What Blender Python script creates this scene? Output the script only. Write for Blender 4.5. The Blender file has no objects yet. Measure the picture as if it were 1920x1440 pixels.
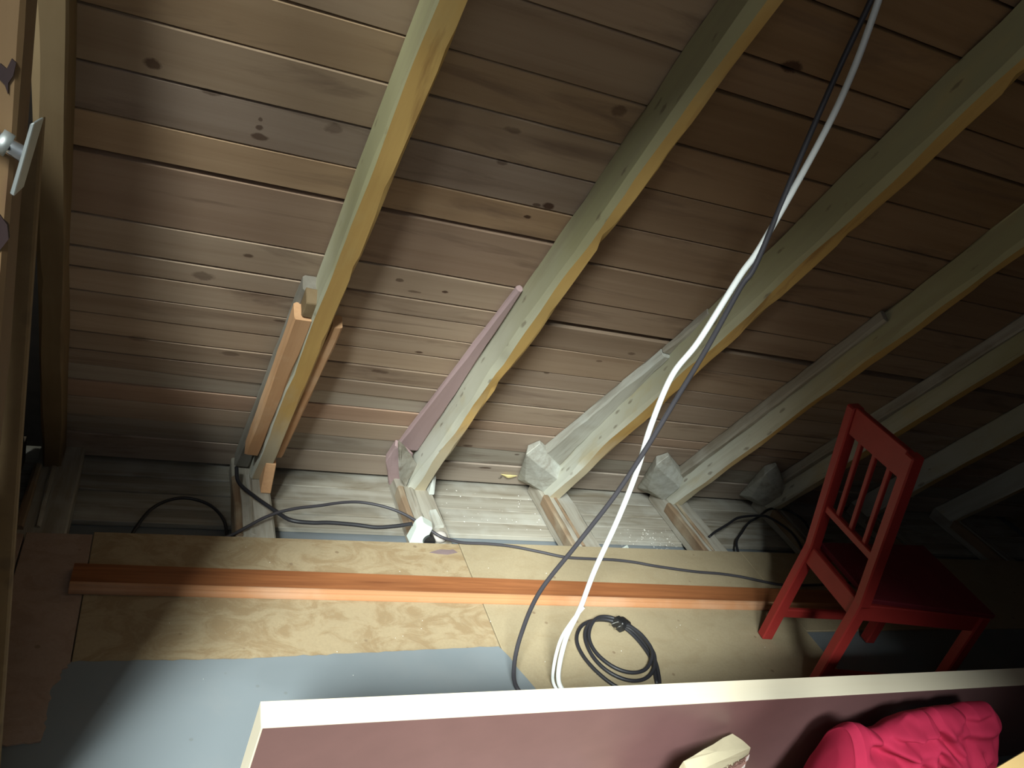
import bpy, bmesh, math, random
from mathutils import Vector, Matrix, noise
random.seed(7)
scene = bpy.context.scene
col = scene.collection
R = math.radians

# ------------------------------------------------------------------ camera
cam_d = bpy.data.cameras.new('camera'); cam = bpy.data.objects.new('camera', cam_d); col.objects.link(cam)
ax_r = Vector((0.90853793, -0.30918749, 0.28100163))      # right, down, forward axes of the camera in the room
ax_d = Vector((0.10978598, -0.47226258, -0.87459424))
ax_f = Vector((0.40312016, 0.82545209, -0.39512402))
m = Matrix((ax_r, -ax_d, -ax_f)).transposed().to_4x4()
m.translation = (0, 0, 1.55)
cam.matrix_world = m
cam_d.sensor_width = 36; cam_d.lens = 36 * 1547.6 / 1920; cam_d.clip_start = 0.02
scene.camera = cam

# ------------------------------------------------------------------ world, daylight, exposure
w = bpy.data.worlds.new('world'); scene.world = w; w.use_nodes = True
bg = w.node_tree.nodes['Background']; bg.inputs[0].default_value = (0.72, 0.80, 0.90, 1); bg.inputs[1].default_value = 0.35
sd = bpy.data.lights.new('sky_glow', 'SUN'); so_ = bpy.data.objects.new('sky_glow', sd); col.objects.link(so_)      # bright hazy sky around the sun, through the openings in the near slope
sd.energy = 12.0; sd.angle = R(17); sd.color = (0.92, 1.0, 0.96)
so_.location = (-3, -4, 5); so_.rotation_euler = Vector((0.62, 1.0, -1.0)).to_track_quat('-Z', 'Y').to_euler()
ld = bpy.data.lights.new('window_daylight', 'AREA'); lo = bpy.data.objects.new('window_daylight', ld); col.objects.link(lo)
ld.shape = 'RECTANGLE'; ld.size = 1.3; ld.size_y = 1.2; ld.energy = 5; ld.color = (0.86, 0.94, 1.0)
lo.matrix_world = Matrix.Translation((-0.33, -0.60, 1.74)) @ Vector((0.0, 0.862, -0.508)).to_track_quat('-Z', 'Y').to_matrix().to_4x4()
scene.view_settings.view_transform = 'Standard'; scene.view_settings.look = 'None'
scene.view_settings.exposure = 0.0; scene.view_settings.gamma = 1.0
scene.view_settings.use_curve_mapping = False

# ------------------------------------------------------------------ helpers
SL = R(59.5); CS, SN = math.cos(SL), math.sin(SL)
ROOF = Matrix(((1, 0, 0, 0), (0, -CS, -SN, 2.438), (0, SN, -CS, 0), (0, 0, 0, 1)))   # local x = along eaves, y = up the slope, z = into the room
def rp(x, s, d=0.0): return ROOF @ Vector((x, s, d))

def link(name, bm, mats, parent=None, mat=None, smooth=False):
    me = bpy.data.meshes.new(name)
    bmesh.ops.recalc_face_normals(bm, faces=bm.faces[:])
    if smooth:
        for f in bm.faces: f.smooth = True
    bm.to_mesh(me); bm.free()
    o = bpy.data.objects.new(name, me); col.objects.link(o)
    for k in (mats if isinstance(mats, (list, tuple)) else [mats]): me.materials.append(k)
    if mat is not None: o.matrix_basis = mat
    if parent is not None:
        o.parent = parent; o.matrix_parent_inverse = parent.matrix_basis.inverted()
    return o
def tag(o, label=None, cat=None, group=None, kind=None):
    if label: o['label'] = label
    if cat: o['category'] = cat
    if group: o['group'] = group
    if kind: o['kind'] = kind
    return o
def empty(name, loc=(0, 0, 0), mat=None):
    o = bpy.data.objects.new(name, None); col.objects.link(o); o.empty_display_size = 0.05
    o.matrix_basis = mat if mat is not None else Matrix.Translation(loc)
    return o
def bbox(bm, x0, x1, y0, y1, z0, z1, bev=0.002, seg=1):
    vs = [bm.verts.new((x, y, z)) for z in (z0, z1) for y in (y0, y1) for x in (x0, x1)]
    fs = [(0, 1, 3, 2), (4, 6, 7, 5), (0, 4, 5, 1), (2, 3, 7, 6), (0, 2, 6, 4), (1, 5, 7, 3)]
    ff = [bm.faces.new([vs[i] for i in f]) for f in fs]
    if bev:
        es = list({e for f in ff for e in f.edges})
        bmesh.ops.bevel(bm, geom=es, offset=bev, segments=seg, affect='EDGES', profile=0.6)
def box(name, x0, x1, y0, y1, z0, z1, mats, parent=None, bev=0.002, rot=None):
    """axis-aligned box, origin at its centre"""
    c = Vector(((x0+x1)/2, (y0+y1)/2, (z0+z1)/2)); bm = bmesh.new()
    bbox(bm, x0-c.x, x1-c.x, y0-c.y, y1-c.y, z0-c.z, z1-c.z, bev)
    return link(name, bm, mats, parent, Matrix.Translation(c))
def hull(name, pts, mats, parent=None, bev=0.0, wob=0.0, sub=0):
    c = sum((Vector(p) for p in pts), Vector()) / len(pts); bm = bmesh.new()
    for p in pts: bm.verts.new(Vector(p) - c)
    r = bmesh.ops.convex_hull(bm, input=bm.verts[:])
    bmesh.ops.delete(bm, geom=[v for v in bm.verts if not v.link_faces], context='VERTS')
    bmesh.ops.dissolve_limit(bm, angle_limit=R(3), verts=bm.verts[:], edges=bm.edges[:])
    if bev: bmesh.ops.bevel(bm, geom=bm.edges[:], offset=bev, segments=1, affect='EDGES')
    if sub: bmesh.ops.subdivide_edges(bm, edges=bm.edges[:], cuts=sub, use_grid_fill=True)
    if wob:
        for v in bm.verts:
            v.co += Vector(noise.noise_vector((v.co + c) * 30)) * wob
    return link(name, bm, mats, parent, Matrix.Translation(c))
def beam(name, xs, ys, zs, mats, parent, mat, n=24, wob=0.002, facemat=None, chip=0.0, seed=0, wane=0.005):
    """long timber: functions of t in 0..1 give x range and z range; y runs ys. Octagonal section with worn arrises."""
    bm = bmesh.new(); rings = []
    for i in range(n + 1):
        t = i / n
        x0, x1 = xs(t); z0, z1 = zs(t); c = 0.005
        ring = []
        wn = min(wane * (1 + 0.8*noise.noise((t*n*0.16, seed, 4))), 0.4*(x1-x0), 0.4*(z1-z0))
        prof = [(x0+c, z0), (x1-c, z0), (x1, z0+c), (x1, z1-c), (x1-c, z1), (x0+wn, z1), (x0, z1-wn), (x0, z0+c)]
        for k, (x, z) in enumerate(prof):
            y = ys(t, (z - z0) / (z1 - z0))
            fy = 7 if n < 40 else 3.2
            q = Vector((x * 9 + seed, y * fy, z * 9 + k * 3.1))
            a = (noise.noise(q) + (0.9*noise.noise((y*3.1, seed, k*0.3)) if n > 40 else 0)) * wob
            b = noise.noise(q * 2.3 + Vector((5, 1, 2))) * wob
            e = 0.0
            if chip and k in (3, 4, 5, 6):
                e = max(0.0, noise.noise(Vector((y * (9 if n < 40 else 11), seed * 3 + k, 0))) - 0.25) * chip * (1 if n < 40 else 0.75 * min(1, 0.2 + t*3))
            ring.append(bm.verts.new((x + a + (-e if k in (3, 4) else e if k in (5, 6) else 0), y, z + b - e * 0.8)))
        rings.append(ring)
    for i in range(n):
        for k in range(8):
            f = bm.faces.new((rings[i][k], rings[i][(k+1) % 8], rings[i+1][(k+1) % 8], rings[i+1][k]))
            if facemat: f.material_index = facemat[k]
            f.smooth = True
    bm.faces.new(rings[0]); bm.faces.new(rings[-1])
    bm.edges.ensure_lookup_table()
    for i in range(n):
        for k in range(8):
            e = bm.edges.get((rings[i][k], rings[i+1][k]))
            if e: e.smooth = False
    for r in (rings[0], rings[-1]):
        for k in range(8): bm.edges.get((r[k], r[(k+1) % 8])).smooth = False
    return link(name, bm, mats, parent, mat)
def bar(bm, a, b, wu, wv, up=(0, 0, 1), bev=0.003):
    """box from a to b; wu = size along the given side direction, wv = the other"""
    a, b = Vector(a), Vector(b); d = (b - a); L = d.length; d.normalize()
    u = Vector(up); u = (u - d * u.dot(d)).normalized(); v = d.cross(u)
    t = bmesh.new(); bbox(t, -wu/2, wu/2, -wv/2, wv/2, 0, L, bev)
    M = Matrix((u, v, d)).transposed().to_4x4(); M.translation = a
    bmesh.ops.transform(t, matrix=M, verts=t.verts[:])
    me = bpy.data.meshes.new('tmp'); t.to_mesh(me); t.free(); bm.from_mesh(me); bpy.data.meshes.remove(me)
def spline(pts, n=8):
    P = [Vector(p) for p in pts]; P = [P[0]*2 - P[1]] + P + [P[-1]*2 - P[-2]]; out = []
    for i in range(1, len(P) - 2):
        for k in range(n):
            t = k / n; a, b, c, d = P[i-1], P[i], P[i+1], P[i+2]
            out.append(0.5 * ((2*b) + (c-a)*t + (2*a-5*b+4*c-d)*t*t + (3*b-a-3*c+d)*t**3))
    out.append(P[-2]); return out
def tube(bm, pts, r, k=10, n=8, smooth=True):
    P = spline(pts, n) if smooth else [Vector(p) for p in pts]
    t0 = (P[1] - P[0]).normalized(); u = t0.orthogonal().normalized(); rings = []
    for i, p in enumerate(P):
        t = ((P[min(i+1, len(P)-1)]) - P[max(i-1, 0)]).normalized()
        u = (u - t * u.dot(t)).normalized(); v = t.cross(u)
        rr = r(i / (len(P)-1)) if callable(r) else r
        rings.append([bm.verts.new(p + (u*math.cos(a) + v*math.sin(a)) * rr) for a in [2*math.pi*j/k for j in range(k)]])
    for A, B in zip(rings, rings[1:]):
        for j in range(k): bm.faces.new((A[j], A[(j+1) % k], B[(j+1) % k], B[j]))
    bm.faces.new(rings[0]); bm.faces.new(rings[-1])
def sheet(name, outline, z0, z1, mats, parent=None, tris=False):
    """flat sheet with an irregular outline (list of xy) from z0 up to z1"""
    bm = bmesh.new(); cx = sum(p[0] for p in outline)/len(outline); cy = sum(p[1] for p in outline)/len(outline)
    vs = [bm.verts.new((x-cx, y-cy, 0)) for x, y in outline]
    f = bm.faces.new(vs)
    r = bmesh.ops.extrude_face_region(bm, geom=[f])
    for v in [g for g in r['geom'] if isinstance(g, bmesh.types.BMVert)]: v.co.z += z1 - z0
    bmesh.ops.triangulate(bm, faces=[f for f in bm.faces if len(f.verts) > 4])
    return link(name, bm, mats, parent, Matrix.Translation((cx, cy, z0)))
def rag_line(p, q, n, amp, seed=0.0):
    p, q = Vector(p), Vector(q); d = q - p; nn = Vector((-d.y, d.x)).normalized()
    return [tuple(p + d*(i/n) + nn * amp * (noise.noise((i*1.37+seed, seed, 0)) + 0.6*noise.noise((i*4.1+seed, 3, 1)))) for i in range(n+1)]

# ------------------------------------------------------------------ materials
class NT:
    def __init__(self, name):
        self.m = bpy.data.materials.new(name); self.m.use_nodes = True
        self.t = self.m.node_tree; self.n = self.t.nodes
        self.b = self.n['Principled BSDF']
    def node(self, typ, **kw):
        o = self.n.new(typ)
        for k, v in kw.items(): setattr(o, k, v)
        return o
    def L(self, a, b): self.t.links.new(a, b)
    def val(self, sock, v):
        if hasattr(v, 'links') or isinstance(v, bpy.types.NodeSocket): self.L(v, sock)
        else: sock.default_value = v
    def math(self, op, a, b=0.0, clamp=False):
        o = self.node('ShaderNodeMath', operation=op, use_clamp=clamp); self.val(o.inputs[0], a); self.val(o.inputs[1], b); return o.outputs[0]
    def mix(self, fac, a, b, mode='MIX'):
        o = self.node('ShaderNodeMix', data_type='RGBA', blend_type=mode); self.val(o.inputs[0], fac)
        self.val(o.inputs[6], a if not isinstance(a, tuple) else (*a, 1)); self.val(o.inputs[7], b if not isinstance(b, tuple) else (*b, 1)); return o.outputs[2]
    def ramp(self, fac, lo, hi, a=0.0, b=1.0):
        o = self.node('ShaderNodeMapRange', clamp=True); self.val(o.inputs[0], fac)
        o.inputs[1].default_value = lo; o.inputs[2].default_value = hi; o.inputs[3].default_value = a; o.inputs[4].default_value = b; return o.outputs[0]
    def coords(self, scale, seedobj=True):
        tc = self.node('ShaderNodeTexCoord'); v = tc.outputs['Object']
        if seedobj:
            oi = self.node('ShaderNodeObjectInfo'); k = self.math('MULTIPLY', oi.outputs['Random'], 37.0)
            c = self.node('ShaderNodeCombineXYZ'); self.L(k, c.inputs[0]); self.L(k, c.inputs[1]); self.L(k, c.inputs[2])
            a = self.node('ShaderNodeVectorMath', operation='ADD'); self.L(v, a.inputs[0]); self.L(c.outputs[0], a.inputs[1]); v = a.outputs[0]
        mp = self.node('ShaderNodeMapping'); self.L(v, mp.inputs[0]); mp.inputs[3].default_value = scale; return mp.outputs[0]
    def noise(self, vec, scale=1.0, detail=5.0, rough=0.6, dist=0.0):
        o = self.node('ShaderNodeTexNoise'); self.L(vec, o.inputs['Vector']); o.inputs['Scale'].default_value = scale
        o.inputs['Detail'].default_value = detail; o.inputs['Roughness'].default_value = rough; o.inputs['Distortion'].default_value = dist
        return o.outputs['Fac']
    def bump(self, h, strength=0.3, dist=0.002):
        o = self.node('ShaderNodeBump'); self.L(h, o.inputs['Height']); o.inputs['Strength'].default_value = strength; o.inputs['Distance'].default_value = dist
        self.L(o.outputs[0], self.b.inputs['Normal'])
    def done(self, c, rough=0.7, spec=0.3):
        self.val(self.b.inputs['Base Color'], c if not isinstance(c, tuple) else (*c, 1))
        self.val(self.b.inputs['Roughness'], rough); self.b.inputs['Specular IOR Level'].default_value = spec
        return self.m

def plain(name, c, rough=0.6, metal=0.0, spec=0.4, var=0.12, bump=0.0):
    t = NT(name); v = t.coords((14, 14, 14), False); n = t.noise(v)
    k = t.ramp(n, 0.3, 0.7, 1 - var, 1 + var)
    cc = t.node('ShaderNodeCombineXYZ')
    for i in range(3): t.L(k, cc.inputs[i])
    o = t.mix(1.0, c, cc.outputs[0], 'MULTIPLY')
    t.b.inputs['Metallic'].default_value = metal
    if bump: t.bump(n, bump)
    return t.done(o, rough, spec)

def wood(name, base, dark, along='x', grain=1.0, streak=0.6, rough=0.72, light=None, stain=0.0, stain_c=(0.05, 0.035, 0.03), objcol=False, knots=None, spec=0.25, bump=0.35, knotamt=0.0):
    t = NT(name); a, b_ = 1.3 * grain, 24.0 * grain
    sc = {'x': (a, b_, b_), 'y': (b_, a, b_), 'z': (b_, b_, a)}[along]
    v = t.coords(sc); g = t.noise(v, 1.0, 6, 0.62, 0.4)
    sc2 = tuple(x * (4 if x > 10 else 2.5) for x in sc); v2 = t.coords(sc2); g2 = t.noise(v2, 1.0, 3, 0.6)
    v3 = t.coords((5, 5, 5)); blot = t.noise(v3, 1.0, 4, 0.55)
    if objcol:
        oi = t.node('ShaderNodeObjectInfo'); base = oi.outputs['Color']
        dark = t.mix(1.0, base, dark, 'MULTIPLY')
    c = t.mix(t.math('MULTIPLY', t.ramp(g, 0.42, 0.72), streak), base, dark)
    c = t.mix(t.math('MULTIPLY', t.ramp(g2, 0.5, 0.75), streak * 0.5), c, dark)
    if light: c = t.mix(t.math('MULTIPLY', t.ramp(blot, 0.5, 0.68), 0.6), c, light)
    if stain:
        v4 = t.coords((1.7, 13, 13) if along == 'x' else (9, 2.2, 9) if along == 'y' else (9, 9, 2.2)); s = t.noise(v4, 1.0, 5, 0.6, 0.8)
        c = t.mix(t.math('MULTIPLY', t.ramp(s, 0.56, 0.72), stain), c, stain_c)
    if knotamt:
        vk = t.coords((4, 12, 12) if along == 'x' else (12, 4, 12) if along == 'y' else (12, 12, 4))
        vo = t.node('ShaderNodeTexVoronoi'); t.L(vk, vo.inputs['Vector']); vo.inputs['Scale'].default_value = 1.0
        c = t.mix(t.math('MULTIPLY', t.ramp(vo.outputs['Distance'], 0.20, 0.10), knotamt), c, stain_c)
    if knots:
        ge = t.node('ShaderNodeNewGeometry'); sx = t.node('ShaderNodeSeparateXYZ'); t.L(ge.outputs['Position'], sx.inputs[0])
        X = sx.outputs[0]; S = t.math('ADD', t.math('MULTIPLY', t.math('SUBTRACT', sx.outputs[1], 2.438), -CS), t.math('MULTIPLY', sx.outputs[2], SN))
        wob = t.math('MULTIPLY', t.math('SUBTRACT', t.noise(t.coords((42, 42, 42), False), 1.0, 4, 0.7), 0.5), 2.6)
        tot = None
        for (kx, ks, rx, rs, st) in knots:
            rx *= 0.85; rs *= 0.85
            dx = t.math('MULTIPLY', t.math('SUBTRACT', X, kx), 1/rx); ds = t.math('MULTIPLY', t.math('SUBTRACT', S, ks), 1/rs)
            r2 = t.math('ADD', t.math('ADD', t.math('MULTIPLY', dx, dx), t.math('MULTIPLY', ds, ds)), wob)
            kf = t.ramp(r2, 1.35, 0.55, 0.0, st * 0.9); tot = kf if tot is None else t.math('MAXIMUM', tot, kf)
        c = t.mix(tot, c, (0.055, 0.026, 0.016))
    t.bump(g, bump, 0.0015)
    return t.done(c, rough, spec)

KN = [(-0.052, 1.494, .017, .013, .85), (0.152, 1.381, .020, .010, .8), (0.148, 1.405, .008, .008, .8), (0.146, 1.425, .005, .006, .7), (0.283, 1.445, .020, .016, .45), (0.05, 1.463, .022, .009, .6),
      (0.184, 1.018, .014, .008, .8), (0.097, 0.918, .028, .018, .55), (0.77, 1.320, .011, .007, 1), (0.801, 1.366, .018, .012, 1), (0.775, 1.362, .013, .006, .8), (0.821, 1.66, .020, .016, .6), (1.105, 1.868, .028, .017, 1),
      (1.0, 2.02, .010, .008, .8), (0.63, 1.55, .022, .010, .5), (0.645, 1.46, .015, .010, .6), (0.678, 1.004, .010, .006, .95), (0.55, 1.02, .012, .008, .7), (0.60, 0.985, .022, .005, .6), (0.70, 0.72, .014, .006, .9),
      (0.62, 0.60, .030, .010, .55), (1.05, 0.20, .022, .008, .75), (1.18, 0.045, .030, .008, .9), (1.25, 0.80, .014, .006, .6), (1.33, 0.86, .016, .008, .6), (1.12, 0.70, .012, .006, .7), (1.5, 0.60, .022, .010, .9),
      (0.20, 0.60, .030, .012, .5), (-0.03, 0.62, .03, .012, .4), (0.30, 0.78, .020, .006, .7), (1.26, 0.16, .012, .006, .8), (0.44, 0.80, .012, .007, .6), (0.37+.55, 1.08, .012, .006, .7)]
M_board = wood('roof_board_wood', None, (0.58, 0.50, 0.44), 'x', 0.55, 0.5, 0.85, objcol=True, knots=KN, bump=0.12, spec=0.1, stain=0.6, stain_c=(0.12, 0.075, 0.055))
def ochre():
    t = NT('rafter_underside_ochre'); g = t.noise(t.coords((20, 1.1, 20)), 1, 6, 0.62, 0.4); bl = t.noise(t.coords((9, 3.2, 9)), 1, 4, 0.6)
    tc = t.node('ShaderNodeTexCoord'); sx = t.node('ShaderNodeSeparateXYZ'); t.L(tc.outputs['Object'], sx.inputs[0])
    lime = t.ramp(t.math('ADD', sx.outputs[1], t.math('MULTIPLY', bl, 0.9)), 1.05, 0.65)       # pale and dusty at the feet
    c = t.mix(t.ramp(g, 0.45, 0.75, 0, 0.6), (0.58, 0.375, 0.125), (0.42, 0.235, 0.07))
    c = t.mix(t.math('MULTIPLY', t.ramp(bl, 0.54, 0.68), 0.35), c, (0.58, 0.44, 0.19))
    st = t.noise(t.coords((13, 1.6, 13)), 1, 5, 0.6, 0.8); c = t.mix(t.math('MULTIPLY', t.ramp(st, 0.60, 0.70), 0.6), c, (0.26, 0.125, 0.04))
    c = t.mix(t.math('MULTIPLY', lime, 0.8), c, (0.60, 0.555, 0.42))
    t.bump(g, 0.35, 0.0015); return t.done(c, 0.55, 0.3)
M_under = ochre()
def whitewash():
    t = NT('rafter_side_whitewash'); v = t.coords((22, 1.2, 22)); g = t.noise(v, 1, 6, 0.6, 0.4)
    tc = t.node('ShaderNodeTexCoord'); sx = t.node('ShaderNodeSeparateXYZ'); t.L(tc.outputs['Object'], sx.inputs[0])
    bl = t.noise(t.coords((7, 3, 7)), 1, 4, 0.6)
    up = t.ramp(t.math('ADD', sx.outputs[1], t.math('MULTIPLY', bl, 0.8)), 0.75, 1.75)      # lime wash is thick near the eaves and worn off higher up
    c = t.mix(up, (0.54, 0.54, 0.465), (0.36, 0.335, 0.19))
    c = t.mix(t.math('MULTIPLY', t.ramp(g, 0.5, 0.75), 0.5), c, (0.30, 0.26, 0.17))
    c = t.mix(t.math('MULTIPLY', t.ramp(bl, 0.58, 0.72), 0.5), c, (0.46, 0.36, 0.17))
    vk = t.coords((26, 9, 26)); vo = t.node('ShaderNodeTexVoronoi'); t.L(vk, vo.inputs['Vector']); vo.inputs['Scale'].default_value = 1
    vd = t.math('ADD', vo.outputs['Distance'], t.math('MULTIPLY', t.math('SUBTRACT', t.noise(t.coords((60, 30, 60)), 1, 3, 0.7), 0.5), 0.35))
    c = t.mix(t.math('MULTIPLY', t.ramp(vd, 0.17, 0.08), 0.6), c, (0.13, 0.095, 0.06))
    t.bump(g, 0.3, 0.0015); return t.done(c, 0.75, 0.2)
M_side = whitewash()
M_greywood = wood('weathered_grey_timber', (0.37, 0.345, 0.29), (0.18, 0.148, 0.105), 'y', 0.9, 0.8, 0.85, light=(0.46, 0.445, 0.40), stain=0.35, stain_c=(0.16, 0.10, 0.06), knotamt=0.4)
M_block = wood('whitewashed_end_block', (0.46, 0.46, 0.41), (0.22, 0.19, 0.145), 'y', 1.2, 0.7, 0.85, light=(0.52, 0.55, 0.52), stain=0.55, stain_c=(0.17, 0.13, 0.09))
M_rust = wood('brown_stained_lath', (0.26, 0.18, 0.115), (0.14, 0.085, 0.05), 'y', 1.0, 0.7, 0.8, light=(0.42, 0.38, 0.28))
M_eaves = wood('dusty_eaves_board', (0.355, 0.33, 0.275), (0.17, 0.14, 0.10), 'x', 0.7, 0.85, 0.9, light=(0.44, 0.43, 0.385), stain=0.75, stain_c=(0.155, 0.118, 0.07))
M_splint = wood('fresh_orange_slat', (0.62, 0.36, 0.19), (0.42, 0.20, 0.09), 'y', 0.8, 0.5, 0.6, light=(0.72, 0.52, 0.34))
M_purple = wood('faded_purple_paint', (0.40, 0.285, 0.285), (0.31, 0.21, 0.205), 'y', 0.8, 0.4, 0.8)
M_left = wood('yellow_pine_post', (0.50, 0.30, 0.13), (0.34, 0.18, 0.07), 'z', 0.6, 0.45, 0.6, knotamt=0.5, stain_c=(0.10, 0.04, 0.03))
M_brown = wood('brown_rafter', (0.20, 0.138, 0.072), (0.14, 0.09, 0.045), 'y', 0.7, 0.5, 0.75, light=(0.225, 0.16, 0.087), knotamt=0.3)
M_skirt = wood('orange_stained_pine', (0.30, 0.112, 0.042), (0.14, 0.045, 0.017), 'x', 1.1, 0.95, 0.42, spec=0.4, bump=0.1)
M_skirtedge = wood('worn_pale_moulding', (0.42, 0.20, 0.095), (0.32, 0.135, 0.055), 'x', 0.5, 0.4, 0.5, light=(0.46, 0.28, 0.175), bump=0.1)
M_pale = wood('pale_pine_lipping', (0.72, 0.65, 0.51), (0.62, 0.52, 0.37), 'x', 0.35, 0.5, 0.5, spec=0.35, bump=0.05)
M_palez = wood('pale_pine_end_lipping', (0.78, 0.70, 0.54), (0.66, 0.56, 0.40), 'z', 0.35, 0.5, 0.5, spec=0.35, bump=0.05)
M_pine = wood('golden_pine', (0.80, 0.55, 0.24), (0.70, 0.42, 0.15), 'x', 0.5, 0.4, 0.5)
M_darkroof = plain('dark_roof_felt', (0.03, 0.024, 0.02), 0.95, spec=0.1)
M_shell = plain('dusty_rough_boarding', (0.16, 0.115, 0.08), 0.9, spec=0.1)
def chip(name, base, stain, amt, lo, hi):
    t = NT(name); n = t.noise(t.coords((9, 13, 9)), 1, 6, 0.66, 1.3); f = t.noise(t.coords((160, 160, 160)), 1, 2, 0.5); b2 = t.noise(t.coords((2.2, 3.5, 3)), 1, 4, 0.6)
    c = t.mix(t.math('MULTIPLY', t.ramp(n, lo, hi), amt), base, stain)
    c = t.mix(t.math('MULTIPLY', t.ramp(b2, 0.52, 0.7), 0.35), c, tuple(x * 0.62 for x in base))
    c = t.mix(t.ramp(f, 0.35, 0.7, 0, 0.22), c, tuple(x * 0.6 for x in base))
    vo = t.node('ShaderNodeTexVoronoi'); t.L(t.coords((14, 14, 14)), vo.inputs['Vector']); vo.inputs['Scale'].default_value = 1
    c = t.mix(t.math('MULTIPLY', t.ramp(vo.outputs['Distance'], 0.10, 0.06), 0.6), c, (0.16, 0.10, 0.06))
    t.bump(f, 0.08, 0.001); return t.done(c, 0.7, 0.25)
M_chip1 = chip('stained_chipboard', (0.365, 0.285, 0.175), (0.265, 0.18, 0.095), 0.75, 0.44, 0.58)
M_chip2 = chip('plain_chipboard', (0.345, 0.280, 0.178), (0.29, 0.222, 0.13), 0.5, 0.48, 0.66)
def paint(name, base, worn):
    t = NT(name); n = t.noise(t.coords((5, 5, 5)), 1, 6, 0.6); b2 = t.noise(t.coords((1.6, 2.5, 2)), 1, 3, 0.6); f = t.noise(t.coords((90, 90, 90)), 1, 2)
    c = t.mix(t.math('MULTIPLY', t.ramp(n, 0.5, 0.7), 0.5), base, worn)
    c = t.mix(t.math('MULTIPLY', t.ramp(b2, 0.5, 0.62), 0.3), c, tuple(x * 0.7 for x in base))
    vo = t.node('ShaderNodeTexVoronoi'); t.L(t.coords((17, 17, 17)), vo.inputs['Vector']); vo.inputs['Scale'].default_value = 1
    c = t.mix(t.math('MULTIPLY', t.ramp(vo.outputs['Distance'], 0.09, 0.05), 0.6), c, (0.16, 0.17, 0.17))
    t.bump(f, 0.08, 0.001); return t.done(c, 0.55, 0.35)
M_grey = paint('grey_blue_floor_covering', (0.200, 0.228, 0.245), (0.235, 0.250, 0.257))
M_greydk = paint('grey_deck_paint', (0.16, 0.18, 0.195), (0.20, 0.215, 0.22))
M_hard = chip('brown_hardboard', (0.38, 0.275, 0.215), (0.28, 0.18, 0.13), 0.6, 0.45, 0.65)
M_red = plain('red_lacquer', (0.30, 0.026, 0.022), 0.5, spec=0.35, var=0.08)
M_redseat = plain('dark_red_seat', (0.13, 0.012, 0.020), 0.6, spec=0.3, var=0.1)
M_maroon = plain('maroon_film_face', (0.155, 0.078, 0.078), 0.42, spec=0.55, var=0.05)
M_white = plain('white_cable_sheath', (0.78, 0.80, 0.78), 0.45, var=0.03)
M_black = plain('black_rubber_cable', (0.018, 0.018, 0.022), 0.5, var=0.1, spec=0.5)
M_dkgrey = plain('dark_grey_cable', (0.045, 0.042, 0.048), 0.5, var=0.1)
M_plast = plain('white_plastic', (0.55, 0.60, 0.55), 0.4, var=0.03)
M_blackpl = plain('black_plastic', (0.012, 0.012, 0.013), 0.35, spec=0.5)
M_brass = plain('nickel_plated_pins', (0.7, 0.68, 0.62), 0.3, 1.0)
M_chrome = plain('polished_steel', (0.75, 0.74, 0.80), 0.16, 1.0, var=0.03)
M_zinc = plain('grey_zinc_plate', (0.42, 0.45, 0.44), 0.5, 0.75)
M_dust = plain('white_flakes', (0.78, 0.76, 0.70), 0.9)
M_cloth = plain('raspberry_red_cloth', (0.40, 0.022, 0.062), 0.85, spec=0.15, var=0.12)
M_tagb = plain('pale_blue_tag', (0.45, 0.68, 0.88), 0.6)
M_paper = plain('cream_paper_bag', (0.47, 0.41, 0.28), 0.7, var=0.08, bump=0.1)
M_ink = plain('brown_ink', (0.17, 0.085, 0.065), 0.7)
M_printbr = plain('brown_print', (0.34, 0.20, 0.17), 0.65, var=0.25)
M_printwh = plain('white_print', (0.70, 0.62, 0.60), 0.65)
M_yellow = plain('yellow_mounting_foam', (0.85, 0.72, 0.34), 0.8)
M_glass = plain('window_glass', (0.9, 0.95, 1.0), 0.05); M_glass.node_tree.nodes['Principled BSDF'].inputs['Transmission Weight'].default_value = 1.0

# ------------------------------------------------------------------ the setting: floor
X0, X1 = -2.4, 4.4
floor = box('floor', X0, X1, -2.6, 2.60, -0.165, -0.105, M_greydk, bev=0); tag(floor, 'grey painted lower floor deck under the chipboard', kind='structure')
def flr(name, x0, x1, y0, y1, z0, z1, m, bev=0.0015, lab=None):
    o = box(name, x0, x1, y0, y1, z0, z1, m, floor, bev)
    if lab: o['label'] = lab
    return o
# eaves boards lying between the joists, dusty
for k, (y0, y1, c) in enumerate(((2.17, 2.243, 0), (2.247, 2.318, 0), (2.325, 2.405, 0), (2.410, 2.545, 0))):
    for x0, x1 in ((-1.5, 0.37), (0.374, 0.93), (0.934, 1.50), (1.504, 2.06), (2.064, 4.2)):
        flr('eaves_board', x0, x1, y0 + random.uniform(-.004, .004), y1, -0.104, -0.084 + random.uniform(-.003, .003), M_eaves)
# chipboard panels
flr('chipboard_panel', -0.083, 0.9725, 0.1, 2.005, -0.019, 0.0, M_chip1, lab='left chipboard panel with mottled brown water stains')
flr('chipboard_panel', 0.9755, 2.1165, 0.1, 2.016, -0.019, 0.0, M_chip2, lab='plain beige chipboard panel in the middle')
flr('chipboard_panel', 2.1195, 4.2, 1.60, 2.02, -0.019, -0.001, M_chip2, lab='chipboard strip running on behind the chair')
flr('deck_panel', 2.1195, 4.2, 0.1, 1.597, -0.019, -0.003, M_greydk, lab='dark grey floor panel under the red chair')
flr('hardboard_panel', -0.242, -0.085, 0.1, 1.995, -0.019, -0.001, M_hard, lab='dark brown hardboard panel at the left')
flr('hardboard_panel', -1.4, -0.246, 0.1, 1.99, -0.019, -0.001, M_hard)
flr('deck_panel', -1.5, 4.2, -2.4, 0.097, -0.019, -0.002, M_greydk)

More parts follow.
